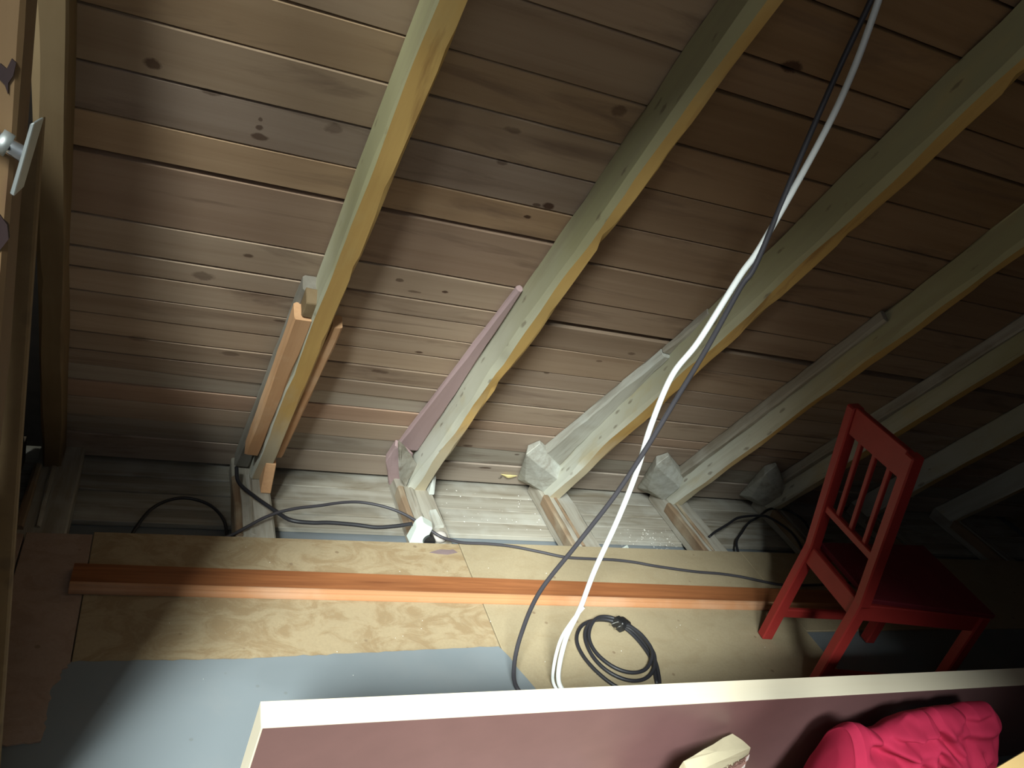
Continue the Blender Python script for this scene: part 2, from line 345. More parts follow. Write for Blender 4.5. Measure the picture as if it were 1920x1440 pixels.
# joists (tie beams) sticking out past the chipboard
joist_x = [(-0.27, -0.15), (0.288, 0.403), (0.84, 0.967), (1.408, 1.531), (1.968, 2.092), (2.515, 2.640), (3.08, 3.20), (3.64, 3.76)]
jl = ['grey joist end in the dark corner at the far left', 'grey joist end below the rafter with orange slats', 'grey grooved joist end behind the white socket',
      'pale joist end with rusty brown edge in the middle of the eaves', 'grey joist end with white flakes beside it', 'dim joist end left of the red chair back', 'dark joist end hidden behind the red chair', 'dark joist end at the far right']
joists = []
for k, (a, b) in enumerate(joist_x):
    root = empty('joist', ((a+b)/2, 2.2, -0.0835))
    tag(root, jl[k], 'joist', 'floor joists along the eaves'); joists.append(root)
    M = Matrix.Translation(((a+b)/2, 0, 0)); h = (b-a)/2
    beam('timber', lambda t: (-h, h), lambda t, q: 0.15 + t*(2.455-0.15), lambda t: (-0.0835, -0.0205), [M_greywood], root, M, 26, 0.004, chip=0.01, seed=k*3.7)
    beam('edge_lath', lambda t: (-h-0.004, -h+0.018), lambda t, q: 2.03 + t*0.30, lambda t: (-0.055, -0.008), [M_rust], root, M, 10, 0.004, seed=k+9)
    beam('edge_lath', lambda t: (-h+0.042, -h+0.056), lambda t, q: 2.04 + t*0.31, lambda t: (-0.022, -0.013), [M_rust if k in (3, 4) else M_greywood], root, M, 10, 0.004, seed=k+5)

# ------------------------------------------------------------------ the setting: roof boarding on the far slope
bm = bmesh.new(); bbox(bm, X0, X1, -0.25, 3.95, -0.09, -0.045, 0)
ceiling = link('ceiling', bm, M_darkroof, None, ROOF.copy()); tag(ceiling, 'sloping roof of old brown boards', kind='structure')
def board(x0, x1, s0, s1, c, d=0.0):
    cx, cs = (x0+x1)/2, (s0+s1)/2; hx, hs = (x1-x0)/2, (s1-s0)/2; n = 14
    bmm = bmesh.new(); rows = []
    for i in range(n+1):
        x = -hx + 2*hx*i/n; q = []
        for (y, z) in ((-hs, -0.026), (-hs, -0.0012), (-hs+0.0014, 0), (hs-0.0014, 0), (hs, -0.0012), (hs, -0.026)):
            wv = noise.noise((x*2.4 + cx*5, cs*31 + (3 if y < 0 else 8), 0)) * 0.0022 if i not in (0, n) else 0
            q.append(bmm.verts.new((x, y + wv, z + (noise.noise((x*1.5, cs*17, 5)) * 0.0025 if z > -0.02 else 0))))
        rows.append(q)
    for A, B in zip(rows, rows[1:]):
        for k in range(5): bmm.faces.new((A[k], A[k+1], B[k+1], B[k]))
        bmm.faces.new((A[5], A[0], B[0], B[5]))
    bmm.faces.new(rows[0]); bmm.faces.new(rows[-1])
    o = link('roof_board', bmm, M_board, ceiling, ROOF @ Matrix.Translation((cx, cs, -0.001 + d)))
    o.color = (*c, 1); return o
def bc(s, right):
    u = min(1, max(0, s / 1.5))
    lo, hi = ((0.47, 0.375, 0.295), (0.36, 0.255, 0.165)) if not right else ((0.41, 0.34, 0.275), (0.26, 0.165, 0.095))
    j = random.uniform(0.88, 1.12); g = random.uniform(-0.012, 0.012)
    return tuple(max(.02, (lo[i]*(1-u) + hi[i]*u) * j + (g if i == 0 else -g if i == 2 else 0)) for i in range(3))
SL_ = [-0.078, .077, .19, .295, .385, .465, .54, .622, .708, .797, .885, .958, 1.067, 1.258, 1.354, 1.467, 1.582, 1.69, 1.825, 1.95, 2.08, 2.2, 2.33, 2.46, 2.59, 2.72, 2.85, 2.98, 3.11, 3.24, 3.37, 3.5, 3.63, 3.76, 3.89]
SR_ = [-0.078, .075, .188, .32, .382, .50, .615, .705, .83, .956, 1.06, 1.21, 1.356, 1.489, 1.625, 1.774, 1.864, 2.0, 2.12, 2.25, 2.38, 2.5, 2.63, 2.76, 2.89, 3.02, 3.15, 3.28, 3.41, 3.54, 3.67, 3.8, 3.89]
wide = {1.258: .013, .958: .006, .956: .022, .382: .007, .705: .004, 1.774: .006, .077: .007, .075: .008}
special = {(0, .077): (0.40, 0.34, 0.275), (1, .075): (0.36, 0.325, 0.27), (1, .188): (0.37, 0.285, 0.22), (1, .32): (0.40, 0.29, 0.215), (0, 1.354): (0.31, 0.235, 0.18), (0, 1.258): (0.42, 0.285, 0.175), (0, 1.067): (0.34, 0.235, 0.165), (0, .385): (0.44, 0.38, 0.31), (0, .295): (0.47, 0.32, 0.23)}
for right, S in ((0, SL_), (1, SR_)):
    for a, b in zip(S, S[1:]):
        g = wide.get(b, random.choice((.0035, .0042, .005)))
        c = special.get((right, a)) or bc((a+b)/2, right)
        x0, x1 = ((-0.232, 0.886), (0.889, 4.3))[right]      # no boards left of the first rafter; dark felt stands in for shade
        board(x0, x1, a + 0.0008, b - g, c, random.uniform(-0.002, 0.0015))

# ------------------------------------------------------------------ rafters
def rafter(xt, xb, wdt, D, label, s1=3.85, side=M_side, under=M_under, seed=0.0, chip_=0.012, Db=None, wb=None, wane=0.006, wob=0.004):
    """xt / xb: left face position at s = 1.8 and s = 0 ; wdt: width"""
    Db = Db or D; wb = wb or wdt
    xm = (xt+xb)/2; root = empty('rafter', mat=ROOF @ Matrix.Translation((xm, 0.04, 0.0)))
    tag(root, label, 'rafter', 'rafters under the roof boards')
    def st(t): return t * s1
    def xs(t):
        s = st(t); f = min(s/1.8, 1.0); l = xb + (xt-xb)*f; ww = wb + (wdt-wb)*min(1, s/0.5); return (l - xm, l - xm + ww)
    def zs(t): s = st(t); return (0.0015, Db + (D-Db)*min(1, s/0.6))
    def ys(t, q): s = st(t); e = (-0.0205 + 0.508*q*Db)/0.862; return s + (e if t == 0 else max(0, 0.1-s)*0.0)
    # slots: 0 side, 1 underside
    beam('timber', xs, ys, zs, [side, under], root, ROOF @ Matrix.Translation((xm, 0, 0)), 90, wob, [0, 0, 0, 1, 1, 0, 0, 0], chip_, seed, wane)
    return root
rafter(-0.218, -0.252, 0.050, 0.10, 'dull brown rafter at the far left beside the yellow post', side=M_brown, under=M_brown, seed=1.3)
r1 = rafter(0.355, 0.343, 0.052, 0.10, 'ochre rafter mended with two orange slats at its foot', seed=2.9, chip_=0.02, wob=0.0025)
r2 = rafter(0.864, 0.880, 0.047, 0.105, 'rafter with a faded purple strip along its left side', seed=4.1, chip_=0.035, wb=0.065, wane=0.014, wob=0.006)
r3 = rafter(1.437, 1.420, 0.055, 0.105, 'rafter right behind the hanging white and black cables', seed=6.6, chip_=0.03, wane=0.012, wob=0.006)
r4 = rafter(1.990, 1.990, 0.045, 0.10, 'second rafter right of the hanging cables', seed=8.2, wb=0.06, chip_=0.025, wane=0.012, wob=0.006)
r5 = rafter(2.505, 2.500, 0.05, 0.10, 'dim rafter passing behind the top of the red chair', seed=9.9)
rafter(3.05, 3.07, 0.05, 0.10, 'dark rafter right of the red chair back', seed=11.2)
rafter(3.61, 3.63, 0.05, 0.10, 'darkest rafter at the far right edge', seed=12.8)

def lath(name, pts4, d0, d1, m, parent, n=14, wob=0.003, seed=0.0):
    """tapered strip in roof coordinates: (xl0, xr0, s0), (xl1, xr1, s1)"""
    (a0, b0, s0), (a1, b1, s1) = pts4; cx = (a0+b0)/2
    return beam(name, lambda t: (a0+(a1-a0)*t-cx, b0+(b1-b0)*t-cx), lambda t, q: s0+(s1-s0)*t, lambda t: (d0, d1), [m], parent, ROOF @ Matrix.Translation((cx, 0, 0)), n, wob, chip=0.006, seed=seed)
# mended rafter: orange slat on its left side, another on its right, a packing piece below
hull('notch_block', [rp(0.322, 0.935, 0.05), rp(0.355, 0.935, 0.05), rp(0.322, 1.0, 0.05), rp(0.355, 1.0, 0.05), rp(0.324, 0.936, 0.092), rp(0.355, 0.936, 0.094), rp(0.326, 0.985, 0.086), rp(0.355, 0.99, 0.09)], M_brown, r1, 0.002, 0.002, 1)
o = lath('repair_slat', ((0.302, 0.342, 0.20), (0.308, 0.355, 0.93)), 0.045, 0.0985, M_splint, r1, seed=3); o['label'] = 'orange slat on the left of the mended rafter'
o = lath('repair_slat', ((0.398, 0.422, 0.165), (0.410, 0.436, 0.895)), 0.040, 0.082, M_splint, r1, seed=8); o['label'] = 'orange slat on the right of the mended rafter'
M_greydk2 = wood('dark_grey_timber', (0.22, 0.20, 0.165), (0.12, 0.10, 0.075), 'y', 0.9, 0.7, 0.85, light=(0.27, 0.26, 0.23))
lath('backing_strip', ((0.292, 0.340, 0.02), (0.318, 0.355, 0.985)), 0.002, 0.050, M_greydk2, r1, seed=5)
hull('packing_block', [(0.372, 2.27, 0.085), (0.404, 2.27, 0.085), (0.372, 2.30, 0.085), (0.404, 2.32, 0.085), (0.37, 2.255, -0.019), (0.402, 2.255, -0.019), (0.37, 2.33, -0.019), (0.402, 2.33, -0.019)], M_splint, joists[1], 0.002)
# purple strip and blocks at the next rafter
o = lath('side_strip', ((0.795, 0.878, 0.17), (0.846, 0.863, 1.08)), 0.0, 0.020, M_purple, r2, seed=7); o['label'] = 'faded purple strip'
hull('heel_block', [rp(0.785, 0.095, 0.03), rp(0.782, 0.21, 0.03), rp(0.842, -0.06, 0.05), rp(0.885, 0.05, 0.05), rp(0.785, 0.10, 0.002), rp(0.785, 0.21, 0.002), rp(0.88, 0.05, 0.002), rp(0.842, -0.08, 0.002), rp(0.86, 0.17, 0.03)], M_purple, r2, 0.003, 0.004, 2)
hull('wedge', [rp(0.752, 0.325, 0.06), rp(0.775, 0.30, 0.065), rp(0.885, 0.135, 0.055), rp(0.876, 0.015, 0.09), rp(0.83, 0.10, 0.095), rp(0.80, 0.20, 0.035), rp(0.855, 0.02, 0.05)], M_greywood, r2, 0.003, 0.006, 2)
# split lath on the cable rafter
o = lath('split_lath', ((1.315, 1.425, 0.17), (1.405, 1.434, 0.91)), 0.0, 0.032, M_block, r3, 20, 0.005, seed=11); o['label'] = 'whitewashed lath splitting away from the rafter'
lath('splinter', ((1.405, 1.434, 0.915), (1.425, 1.436, 1.12)), 0.0, 0.022, M_greywood, r3, 8, 0.006, seed=13)
lath('side_lath', ((1.955, 1.989, 0.15), (1.972, 1.989, 1.25)), 0.0, 0.040, M_greywood, r4, 20, 0.004, seed=15)
lath('side_lath', ((2.46, 2.499, 0.15), (2.485, 2.503, 1.45)), 0.0, 0.040, M_greywood, r5, 20, 0.004, seed=16)
for k, dx in ((3, 0.0), (4, 0.545), (5, 1.07)):
    P = [rp(1.240+dx, 0.264, 0.050), rp(1.282+dx, 0.299, 0.022), rp(1.432+dx, 0.164, 0.045), rp(1.429+dx, 0.132, 0.072), rp(1.434+dx, 0.011, 0.072), rp(1.332+dx, 0.057, 0.050), rp(1.262+dx, 0.25, 0.003), rp(1.290+dx, 0.29, 0.003), rp(1.430+dx, 0.17, 0.003), rp(1.345+dx, -0.03, 0.003), rp(1.434+dx, -0.06, 0.004)]
    o = hull('heel_block', P, M_block, joists[k], 0.002, 0.002, 2)
# small offcut behind the foot of the purple-strip rafter
hull('packing_block', [(0.946, 2.30, -0.0195), (0.966, 2.30, -0.0195), (0.946, 2.40, -0.0195), (0.966, 2.41, -0.0195), (0.948, 2.31, 0.05), (0.963, 2.32, 0.045), (0.948, 2.36, 0.075)], M_block, joists[2], 0.002, 0.003, 1)

# ------------------------------------------------------------------ near slope with the added light openings, gable walls (behind the camera)
RZ, RY = 3.44, 0.42
BACK = Matrix(((1, 0, 0, 0), (0, -CS, SN, RY + 0), (0, -SN, -CS, RZ), (0, 0, 0, 1)))   # local y runs down the near slope, z into the room
bmb = bmesh.new()
OPEN = [(-0.84, 0.34, 0.93, 2.41), (-1.75, -0.60, 0.13, 0.82), (-1.50, -0.88, 1.27, 2.41), (0.38, 0.88, 1.83, 2.41)]    # added light openings: x from, to; distance down the slope from, to
xc = sorted({X0, X1, *[v for o in OPEN for v in o[:2]]}); yc = sorted({-0.02, 4.15, *[v for o in OPEN for v in o[2:]]})
for xa, xb in zip(xc, xc[1:]):
    for ya, yb_ in zip(yc, yc[1:]):
        cx, cy = (xa+xb)/2, (ya+yb_)/2
        if not any(o[0] < cx < o[1] and o[2] < cy < o[3] for o in OPEN): bbox(bmb, xa, xb, ya, yb_, -0.08, 0.0, 0)
wall_back = link('wall_back', bmb, M_shell, None, BACK.copy()); tag(wall_back, kind='structure')
for k, (p, q, u, v) in enumerate(OPEN):
    bmw = bmesh.new()
    for (a, b, c, d) in ((p-.03, p+.01, u-.03, v+.03), (q-.01, q+.03, u-.03, v+.03), (p+.01, q-.01, u-.03, u+.01), (p+.01, q-.01, v-.01, v+.03)):
        bbox(bmw, a, b, c, d, -0.11, 0.012, 0.003)
    win = link('window_%d' % (k+1), bmw, M_palez, None, BACK.copy()); tag(win, kind='structure')  # frame of an unseen opening, placed to aim the light
def gable(name, x):
    bm = bmesh.new(); P = [(-1.72, -0.165), (2.62, -0.165), (0.42, 3.55)]
    A = [bm.verts.new((x, y, z)) for y, z in P]; B = [bm.verts.new((x + 0.06, y, z)) for y, z in P]
    bm.faces.new(A); bm.faces.new(B)
    for i in range(3): bm.faces.new((A[i], A[(i+1) % 3], B[(i+1) % 3], B[i]))
    o = link(name, bm, M_shell); tag(o, kind='structure'); return o
gable('wall_left', X0 + 0.02); gable('wall_right', X1 - 0.08)

# ------------------------------------------------------------------ things at the left edge
post = empty('post', (-0.20, 1.09, 0)); tag(post, 'yellow pine post at the left edge with the steel bracket', 'post')
def zpost(name, x0, x1, y0, y1, z0, z1, m, par, skew=0.0):
    return beam(name, lambda t: (x0 + skew*t, x1 + skew*t), lambda t, q: z0 + t*(z1-z0), lambda t: (-y1, -y0), [m], par, Matrix(((1, 0, 0, 0), (0, 0, -1, 0), (0, 1, 0, 0), (0, 0, 0, 1))), 20, 0.003)
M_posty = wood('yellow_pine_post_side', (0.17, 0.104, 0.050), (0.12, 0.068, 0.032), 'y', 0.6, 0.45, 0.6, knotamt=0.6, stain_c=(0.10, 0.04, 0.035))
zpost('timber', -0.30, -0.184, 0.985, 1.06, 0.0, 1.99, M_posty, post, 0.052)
M_knot = plain('dark_purple_knot', (0.022, 0.010, 0.010), 0.7, var=0.3)
for K in ([(-0.172, 1.352), (-0.166, 1.362), (-0.1605, 1.358), (-0.1565, 1.369), (-0.1525, 1.366), (-0.1545, 1.353), (-0.1585, 1.345), (-0.1585, 1.334), (-0.1615, 1.342)], [(-0.176, 1.208), (-0.166, 1.212), (-0.1545, 1.196), (-0.1525, 1.180), (-0.160, 1.166), (-0.172, 1.150)]):
    bm = bmesh.new(); kf = [bm.verts.new((x, 0.9825, z)) for x, z in K]; kb = [bm.verts.new((x, 0.990, z)) for x, z in K]; n = len(K)
    bm.faces.new(kf); bm.faces.new(kb)
    for i in range(n): bm.faces.new((kf[i], kf[(i+1) % n], kb[(i+1) % n], kb[i]))
    bmesh.ops.triangulate(bm, faces=[f for f in bm.faces if len(f.verts) > 4])
    link('knot', bm, M_knot, post)['label'] = 'dark knot'
br = empty('brace', (-0.20, 1.25, 0)); tag(br, 'slanting brown board wedged between the yellow post and first rafter', 'board')
hull('timber', [(-0.42, 1.18, 0.0), (-0.165, 1.18, 0.0), (-0.42, 1.205, 0.0), (-0.165, 1.205, 0.0), (-0.152, 1.18, 1.27), (-0.152, 1.205, 1.27), (-0.40, 1.18, 0.86), (-0.40, 1.205, 0.86)], M_brown, br, 0.003)
brk = empty('steel_bracket', (-0.15, 0.95, 1.28)); tag(brk, 'steel rod ending in a grey plate beside the yellow post', 'bracket')
hull('plate', [(-0.1325, 0.945, 1.318), (-0.1285, 0.945, 1.320), (-0.1475, 0.945, 1.243), (-0.1435, 0.945, 1.241), (-0.1285, 0.982, 1.318), (-0.1255, 0.982, 1.318), (-0.1435, 0.982, 1.243), (-0.1405, 0.982, 1.241)], M_zinc, brk, 0.0008)
bm = bmesh.new(); tube(bm, [(-0.40, 0.935, 1.40), (-0.25, 0.955, 1.332), (-0.139, 0.963, 1.281)], 0.0085, 16, 4); link('rod', bm, M_chrome, brk, smooth=True)
bm = bmesh.new(); tube(bm, [(-0.162, 0.9617, 1.2915), (-0.152, 0.9622, 1.287)], 0.0125, 16, 1); link('collar', bm, M_zinc, brk, smooth=True)
# added boarding out of view on the left, shaped to cast the corner shade
cb = empty('stair_railing', (-0.9, 0.8, 0)); tag(cb, 'boarded stair railing left of the view', 'railing')
hull('low_boarding', [(-0.51, 0.30, 0), (-0.51, 0.30, 0.73), (-0.25, 1.48, 0), (-0.25, 1.48, 1.12), (-0.295, 1.74, 0), (-0.295, 1.74, 1.12), (-0.66, 0.33, 0), (-0.66, 0.33, 0.73), (-0.40, 1.74, 0), (-0.40, 1.74, 1.12)], M_shell, cb, 0.003)
hull('high_boarding', [(-0.72, 0.30, 0), (-0.72, 0.30, 1.24), (-0.46, 1.48, 0), (-0.46, 1.48, 1.24), (-0.84, 0.32, 0), (-0.84, 0.32, 1.24), (-0.55, 1.50, 0), (-0.55, 1.50, 1.24)], M_shell, cb, 0.003)

# added partition behind the yellow post, shaped to keep the left bay dark
hull('wall_partition', [(x, y, z) for x in (-0.335, -0.312) for y, z in ((1.09, 0.0), (1.09, 1.08), (1.655, 1.31), (2.42, 0.0))], M_shell, None, 0.0)
tag(bpy.data.objects['wall_partition'], 'low boarded partition at the left', kind='structure'); bpy.data.objects['wall_partition'].name = 'wall_left.001'

box('wall_foot', -0.335, -0.312, 2.02, 2.46, -0.0835, 0.0, M_shell, bpy.data.objects['wall_left.001'], 0.001)  # added strip that stops light leaking under the partition

# ------------------------------------------------------------------ floor coverings
top = rag_line((-0.20, 1.533), (0.30, 1.528), 26, 0.006, 1.0) + rag_line((0.315, 1.530), (0.966, 1.552), 34, 0.005, 5.0)
out = top + [(0.985, 1.512), (0.996, 1.47), (1.008, 1.44), (1.022, 1.40), (1.04, 1.30), (1.06, 1.15), (1.06, 1.00), (-0.20, 1.00)]
gs = sheet('floor_sheet', out, 0.0005, 0.0045, M_grey); tag(gs, 'grey blue floor sheet with ragged edge lying on the stained chipboard', 'floor sheet')
out = [(-0.5, 1.315)] + rag_line((-0.19, 1.312), (-0.113, 1.315), 8, 0.006, 3) + rag_line((-0.111, 1.33), (-0.113, 1.46), 12, 0.008, 8) + rag_line((-0.10, 1.475), (-0.086, 1.535), 8, 0.012, 2) + [(-0.088, 1.70), (-0.10, 1.72), (-0.5, 1.73)]
bs = sheet('hardboard_scrap', out, 0.0045, 0.0085, M_hard); tag(bs, 'torn brown hardboard scrap on the floor at the left edge', 'hardboard')

# ------------------------------------------------------------------ skirting board
sk = empty('skirting_board', (1.1, 1.78, 0), mat=Matrix.Translation((-0.115, 1.804, 0.0)) @ Matrix.Rotation(R(-1.62), 4, 'Z'))
tag(sk, 'long orange stained skirting board lying flat on the chipboard', 'skirting board')
def prism(name, prof, L, m, par, n=1):
    bm = bmesh.new(); A = [bm.verts.new((-L/2, y, z)) for y, z in prof]; B = [bm.verts.new((L/2, y, z)) for y, z in prof]; k = len(prof)
    for i in range(k): bm.faces.new((A[i], A[(i+1) % k], B[(i+1) % k], B[i]))
    bm.faces.new(A); bm.faces.new(B)
    return link(name, bm, m, par, sk.matrix_basis @ Matrix.Translation((L/2, 0, 0)))
prism('face', [(0.046, 0.001), (0.046, 0.019), (0.044, 0.021), (-0.024, 0.021), (-0.026, 0.001)], 2.52, M_skirt, sk)
o = prism('moulded_edge', [(-0.026, 0.001), (-0.026, 0.0225), (-0.030, 0.0235), (-0.035, 0.0215), (-0.037, 0.0165), (-0.041, 0.0155), (-0.046, 0.012), (-0.048, 0.006), (-0.048, 0.001)], 2.52, M_skirtedge, sk); o['label'] = 'paler moulded edge'

# ------------------------------------------------------------------ cables
def cable(name, pts, r, m, label, cat='cable', par=None, k=10):
    bm = bmesh.new(); tube(bm, pts, r, k); o = link(name, bm, m, par, smooth=True)
    if label: tag(o, label, cat)
    return o
wc = empty('hanging_cable', (1.091, 1.401, 0)); tag(wc, 'thick white cable hanging straight down to the floor', 'cable')
Wp = [(1.12, 1.357, 1.828), (1.121, 1.349, 1.771), (1.126, 1.340, 1.633), (1.119, 1.338, 1.503), (1.092, 1.343, 1.285), (1.075, 1.349, 1.205), (1.049, 1.357, 1.052), (1.031, 1.374, 0.957), (1.034, 1.380, 0.826), (1.046, 1.381, 0.712), (1.052, 1.386, 0.573), (1.053, 1.396, 0.404), (1.059, 1.400, 0.28), (1.059, 1.407, 0.166), (1.080, 1.404, 0.04), (1.10, 1.37, 0.010), (1.14, 1.30, 0.010)]
cable('sheath', Wp, 0.0066, M_white, None, par=wc)
cable('loose_end', [(1.066, 1.398, 0.285), (1.050, 1.400, 0.235), (1.043, 1.405, 0.165), (1.056, 1.405, 0.07), (1.076, 1.398, 0.012), (1.10, 1.34, 0.009)], 0.0045, M_white, None, par=wc)
Bp = [(1.112, 1.366, 1.815), (1.115, 1.362, 1.768), (1.106, 1.359, 1.625), (1.100, 1.354, 1.464), (1.090, 1.338, 1.248), (1.078, 1.340, 1.187), (1.064, 1.346, 1.044), (1.051, 1.357, 0.923), (1.031, 1.365, 0.779), (1.007, 1.376, 0.639), (0.971, 1.394, 0.484), (0.933, 1.413, 0.32), (0.927, 1.413, 0.18), (0.938, 1.406, 0.078), (0.963, 1.395, 0.016), (1.00, 1.34, 0.011), (1.02, 1.28, 0.011)]
cable('hanging_cable', [Vector(p) + Vector((0.0, -0.004, 0)) for p in Bp], 0.0056, M_dkgrey, 'black cable hanging beside the white one, bowing left near the floor')
ec = empty('extension_cable', (0.5, 2.1, 0)); tag(ec, 'black cable running along the eaves into the white socket', 'cable')
cable('upper_run', [(0.292, 2.32, 0.03), (0.30, 2.262, 0.012), (0.345, 2.19, 0.012), (0.40, 2.11, 0.02), (0.439, 2.054, 0.03), (0.50, 2.045, 0.03), (0.559, 2.049, 0.03), (0.64, 2.046, 0.028), (0.70, 2.038, 0.028), (0.76, 2.040, 0.034), (0.815, 2.048, 0.040)], 0.0062, M_black, None, par=ec)
fc = cable('floor_cable', [(0.19, 1.99, -0.012), (0.262, 2.012, -0.008), (0.371, 2.078, 0.02), (0.45, 2.110, 0.03), (0.536, 2.135, 0.03), (0.61, 2.158, 0.03), (0.677, 2.164, 0.03), (0.75, 2.145, 0.03), (0.808, 2.109, 0.03), (0.86, 2.055, 0.028), (0.906, 2.012, 0.022), (0.95, 2.006, 0.012), (0.989, 2.004, 0.006), (1.07, 2.003, 0.006), (1.156, 1.994, 0.006), (1.25, 1.97, 0.006), (1.336, 1.946, 0.006), (1.43, 1.941, 0.006), (1.519, 1.939, 0.006), (1.60, 1.929, 0.006), (1.678, 1.911, 0.006), (1.822, 1.887, 0.006), (1.93, 1.878, 0.006), (2.018, 1.863, 0.006), (2.10, 1.84, 0.006), (2.183, 1.823, 0.006), (2.30, 1.824, 0.006), (2.453, 1.834, 0.006), (2.663, 1.853, 0.006)], 0.0048, M_dkgrey, 'thin black cable snaking over the chipboard behind the skirting board')
cable('cable_loop', [(2.045, 2.12, -0.013), (2.094, 2.153, -0.013), (2.172, 2.192, -0.005), (2.25, 2.235, 0.0), (2.323, 2.255, 0.0), (2.39, 2.262, 0.0), (2.433, 2.252, 0.0), (2.491, 2.176, -0.01), (2.50, 2.10, -0.03), (2.49, 2.04, -0.06)], 0.005, M_black, 'flat black cable loop low between the dim joists left of the chair')
cable('cable_loop', [(2.18, 2.05, -0.078), (2.189, 2.096, -0.06), (2.215, 2.15, -0.05), (2.274, 2.202, -0.045), (2.35, 2.265, -0.04), (2.427, 2.302, -0.03), (2.49, 2.328, -0.008), (2.559, 2.323, 0.0), (2.60, 2.285, 0.0), (2.615, 2.241, -0.003), (2.61, 2.18, -0.012), (2.594, 2.06, -0.012)], 0.005, M_black, 'taller black cable loop over the dim joist behind the chair leg')
cable('cable_loop', [(0.0, 2.03, -0.078), (0.019, 2.105, -0.06), (0.065, 2.2, -0.05), (0.138, 2.244, -0.045), (0.216, 2.226, -0.05), (0.262, 2.162, -0.06), (0.275, 2.08, -0.078)], 0.005, M_black, 'faint cable loop in the dark corner left of the mended rafter')

# coiled cord with plug
cc = empty('coiled_cord', (1.33, 1.52, 0.0)); tag(cc, 'coiled black power cord with plug on the chipboard', 'power cord')
coil = [(1.402, 1.395), (1.430, 1.480), (1.430, 1.539), (1.413, 1.599), (1.379, 1.640), (1.325, 1.650), (1.268, 1.632), (1.229, 1.591), (1.212, 1.545), (1.216, 1.487), (1.240, 1.427), (1.275, 1.385), (1.33, 1.362)]
cpts = [(x, y, 0.0065) for x, y in coil]
z = 0.0065
coil2 = [(1.330, 1.352, z), (1.395, 1.375, z), (1.424, 1.43, z+.004), (1.437, 1.49, z+.008), (1.432, 1.55, z+.009), (1.412, 1.60, z+.010), (1.36, 1.638, z+.009), (1.31, 1.641, z+.009), (1.268, 1.612, z+.004), (1.246, 1.565, z), (1.243, 1.50, z), (1.266, 1.446, z), (1.312, 1.413, z), (1.364, 1.411, z+.002), (1.408, 1.437, z+.009), (1.436, 1.49, z+.017), (1.430, 1.555, z+.018), (1.405, 1.61, z+.019), (1.35, 1.644, z+.018), (1.30, 1.632, z+.016), (1.262, 1.58, z+.004), (1.258, 1.515, z+.002), (1.29, 1.458, z+.003), (1.341, 1.435, z+.004), (1.392, 1.446, z+.010), (1.428, 1.492, z+.024), (1.428, 1.55, z+.025), (1.412, 1.592, z+.022), (1.398, 1.612, z+.016)]
bm = bmesh.new(); tube(bm, cpts, 0.0055, 10); tube(bm, coil2, 0.0055, 10); link('cord', bm, M_black, cc, smooth=True)
pm = Matrix.Translation((1.384, 1.618, 0.022)) @ Matrix.Rotation(R(20), 4, 'Z') @ Matrix.Rotation(R(-6), 4, 'X')
bm = bmesh.new(); tube(bm, [(0.030, -0.012, -0.004), (0.016, -0.006, 0), (0.008, 0, 0), (-0.002, 0, 0), (-0.010, 0, 0)], lambda t: 0.008 + 0.011*min(1, t*2.2), 12, 4)
bbox(bm, -0.016, 0.008, -0.019, 0.019, -0.019, 0.017, 0.004)
plug = link('plug', bm, M_blackpl, cc, pm)
for dy in (-0.0095, 0.0095):
    bm = bmesh.new(); tube(bm, [(-0.014, dy, 0), (-0.034, dy, 0)], 0.0024, 10, 1, False); link('pin', bm, M_brass, plug, pm)

# white socket on the eaves
so = empty('socket', (0.85, 2.05, -0.0205)); tag(so, 'white plastic socket standing behind the chipboard edge', 'socket')
hull('housing', [(0.815, 2.022, -0.019), (0.868, 2.022, -0.019), (0.826, 2.026, 0.040), (0.842, 2.026, 0.060), (0.882, 2.030, 0.038), (0.868, 2.026, 0.018), (0.812, 2.062, -0.019), (0.87, 2.062, -0.019), (0.826, 2.060, 0.048), (0.842, 2.060, 0.066), (0.884, 2.060, 0.044)], M_plast, so, 0.003)
bm = bmesh.new()
bmesh.ops.create_cone(bm, cap_ends=True, segments=24, radius1=0.021, radius2=0.019, depth=0.03)
link('socket_well', bm, M_blackpl, so, Matrix.Translation((0.876, 2.026, -0.004)) @ Matrix.Rotation(R(80), 4, 'X'))
bm = bmesh.new(); bmesh.ops.create_uvsphere(bm, u_segments=16, v_segments=10, radius=0.02)
for v in bm.verts: v.co.x *= 1.25
o = link('grey_knob', bm, M_zinc, None, Matrix.Translation((0.917, 2.040, -0.001)), smooth=True); o.name = 'rubber_cap'
o.data.materials[0] = plain('grey_rubber_cap', (0.46, 0.42, 0.38), 0.7); tag(o, 'small grey round cap beside the white socket', 'cap')
# scraps at the eaves
hull('paper_scrap', [(1.585, 2.03, -0.06), (1.60, 2.028, -0.012), (1.615, 2.028, -0.02), (1.622, 2.03, 0.004), (1.636, 2.034, -0.012), (1.634, 2.036, -0.06), (1.59, 2.055, -0.104), (1.63, 2.055, -0.104), (1.60, 2.03, -0.104)], M_plast, None, 0.002, 0.004, 1)
tag(bpy.data.objects['paper_scrap'], 'crumpled white scrap at the chipboard edge left of the rusty joist', 'scrap')
hull('foam_blob', [rp(1.255, 0.005, 0.0), rp(1.27, 0.02, 0.012), rp(1.325, 0.018, 0.01), rp(1.33, -0.002, 0.004), rp(1.31, -0.012, 0.008), rp(1.29, -0.002, 0.012)], M_yellow, None, 0.002, 0.003, 1)
tag(bpy.data.objects['foam_blob'], 'small yellow foam blob on the boards left of the whitewashed block', 'foam')
bm = bmesh.new()
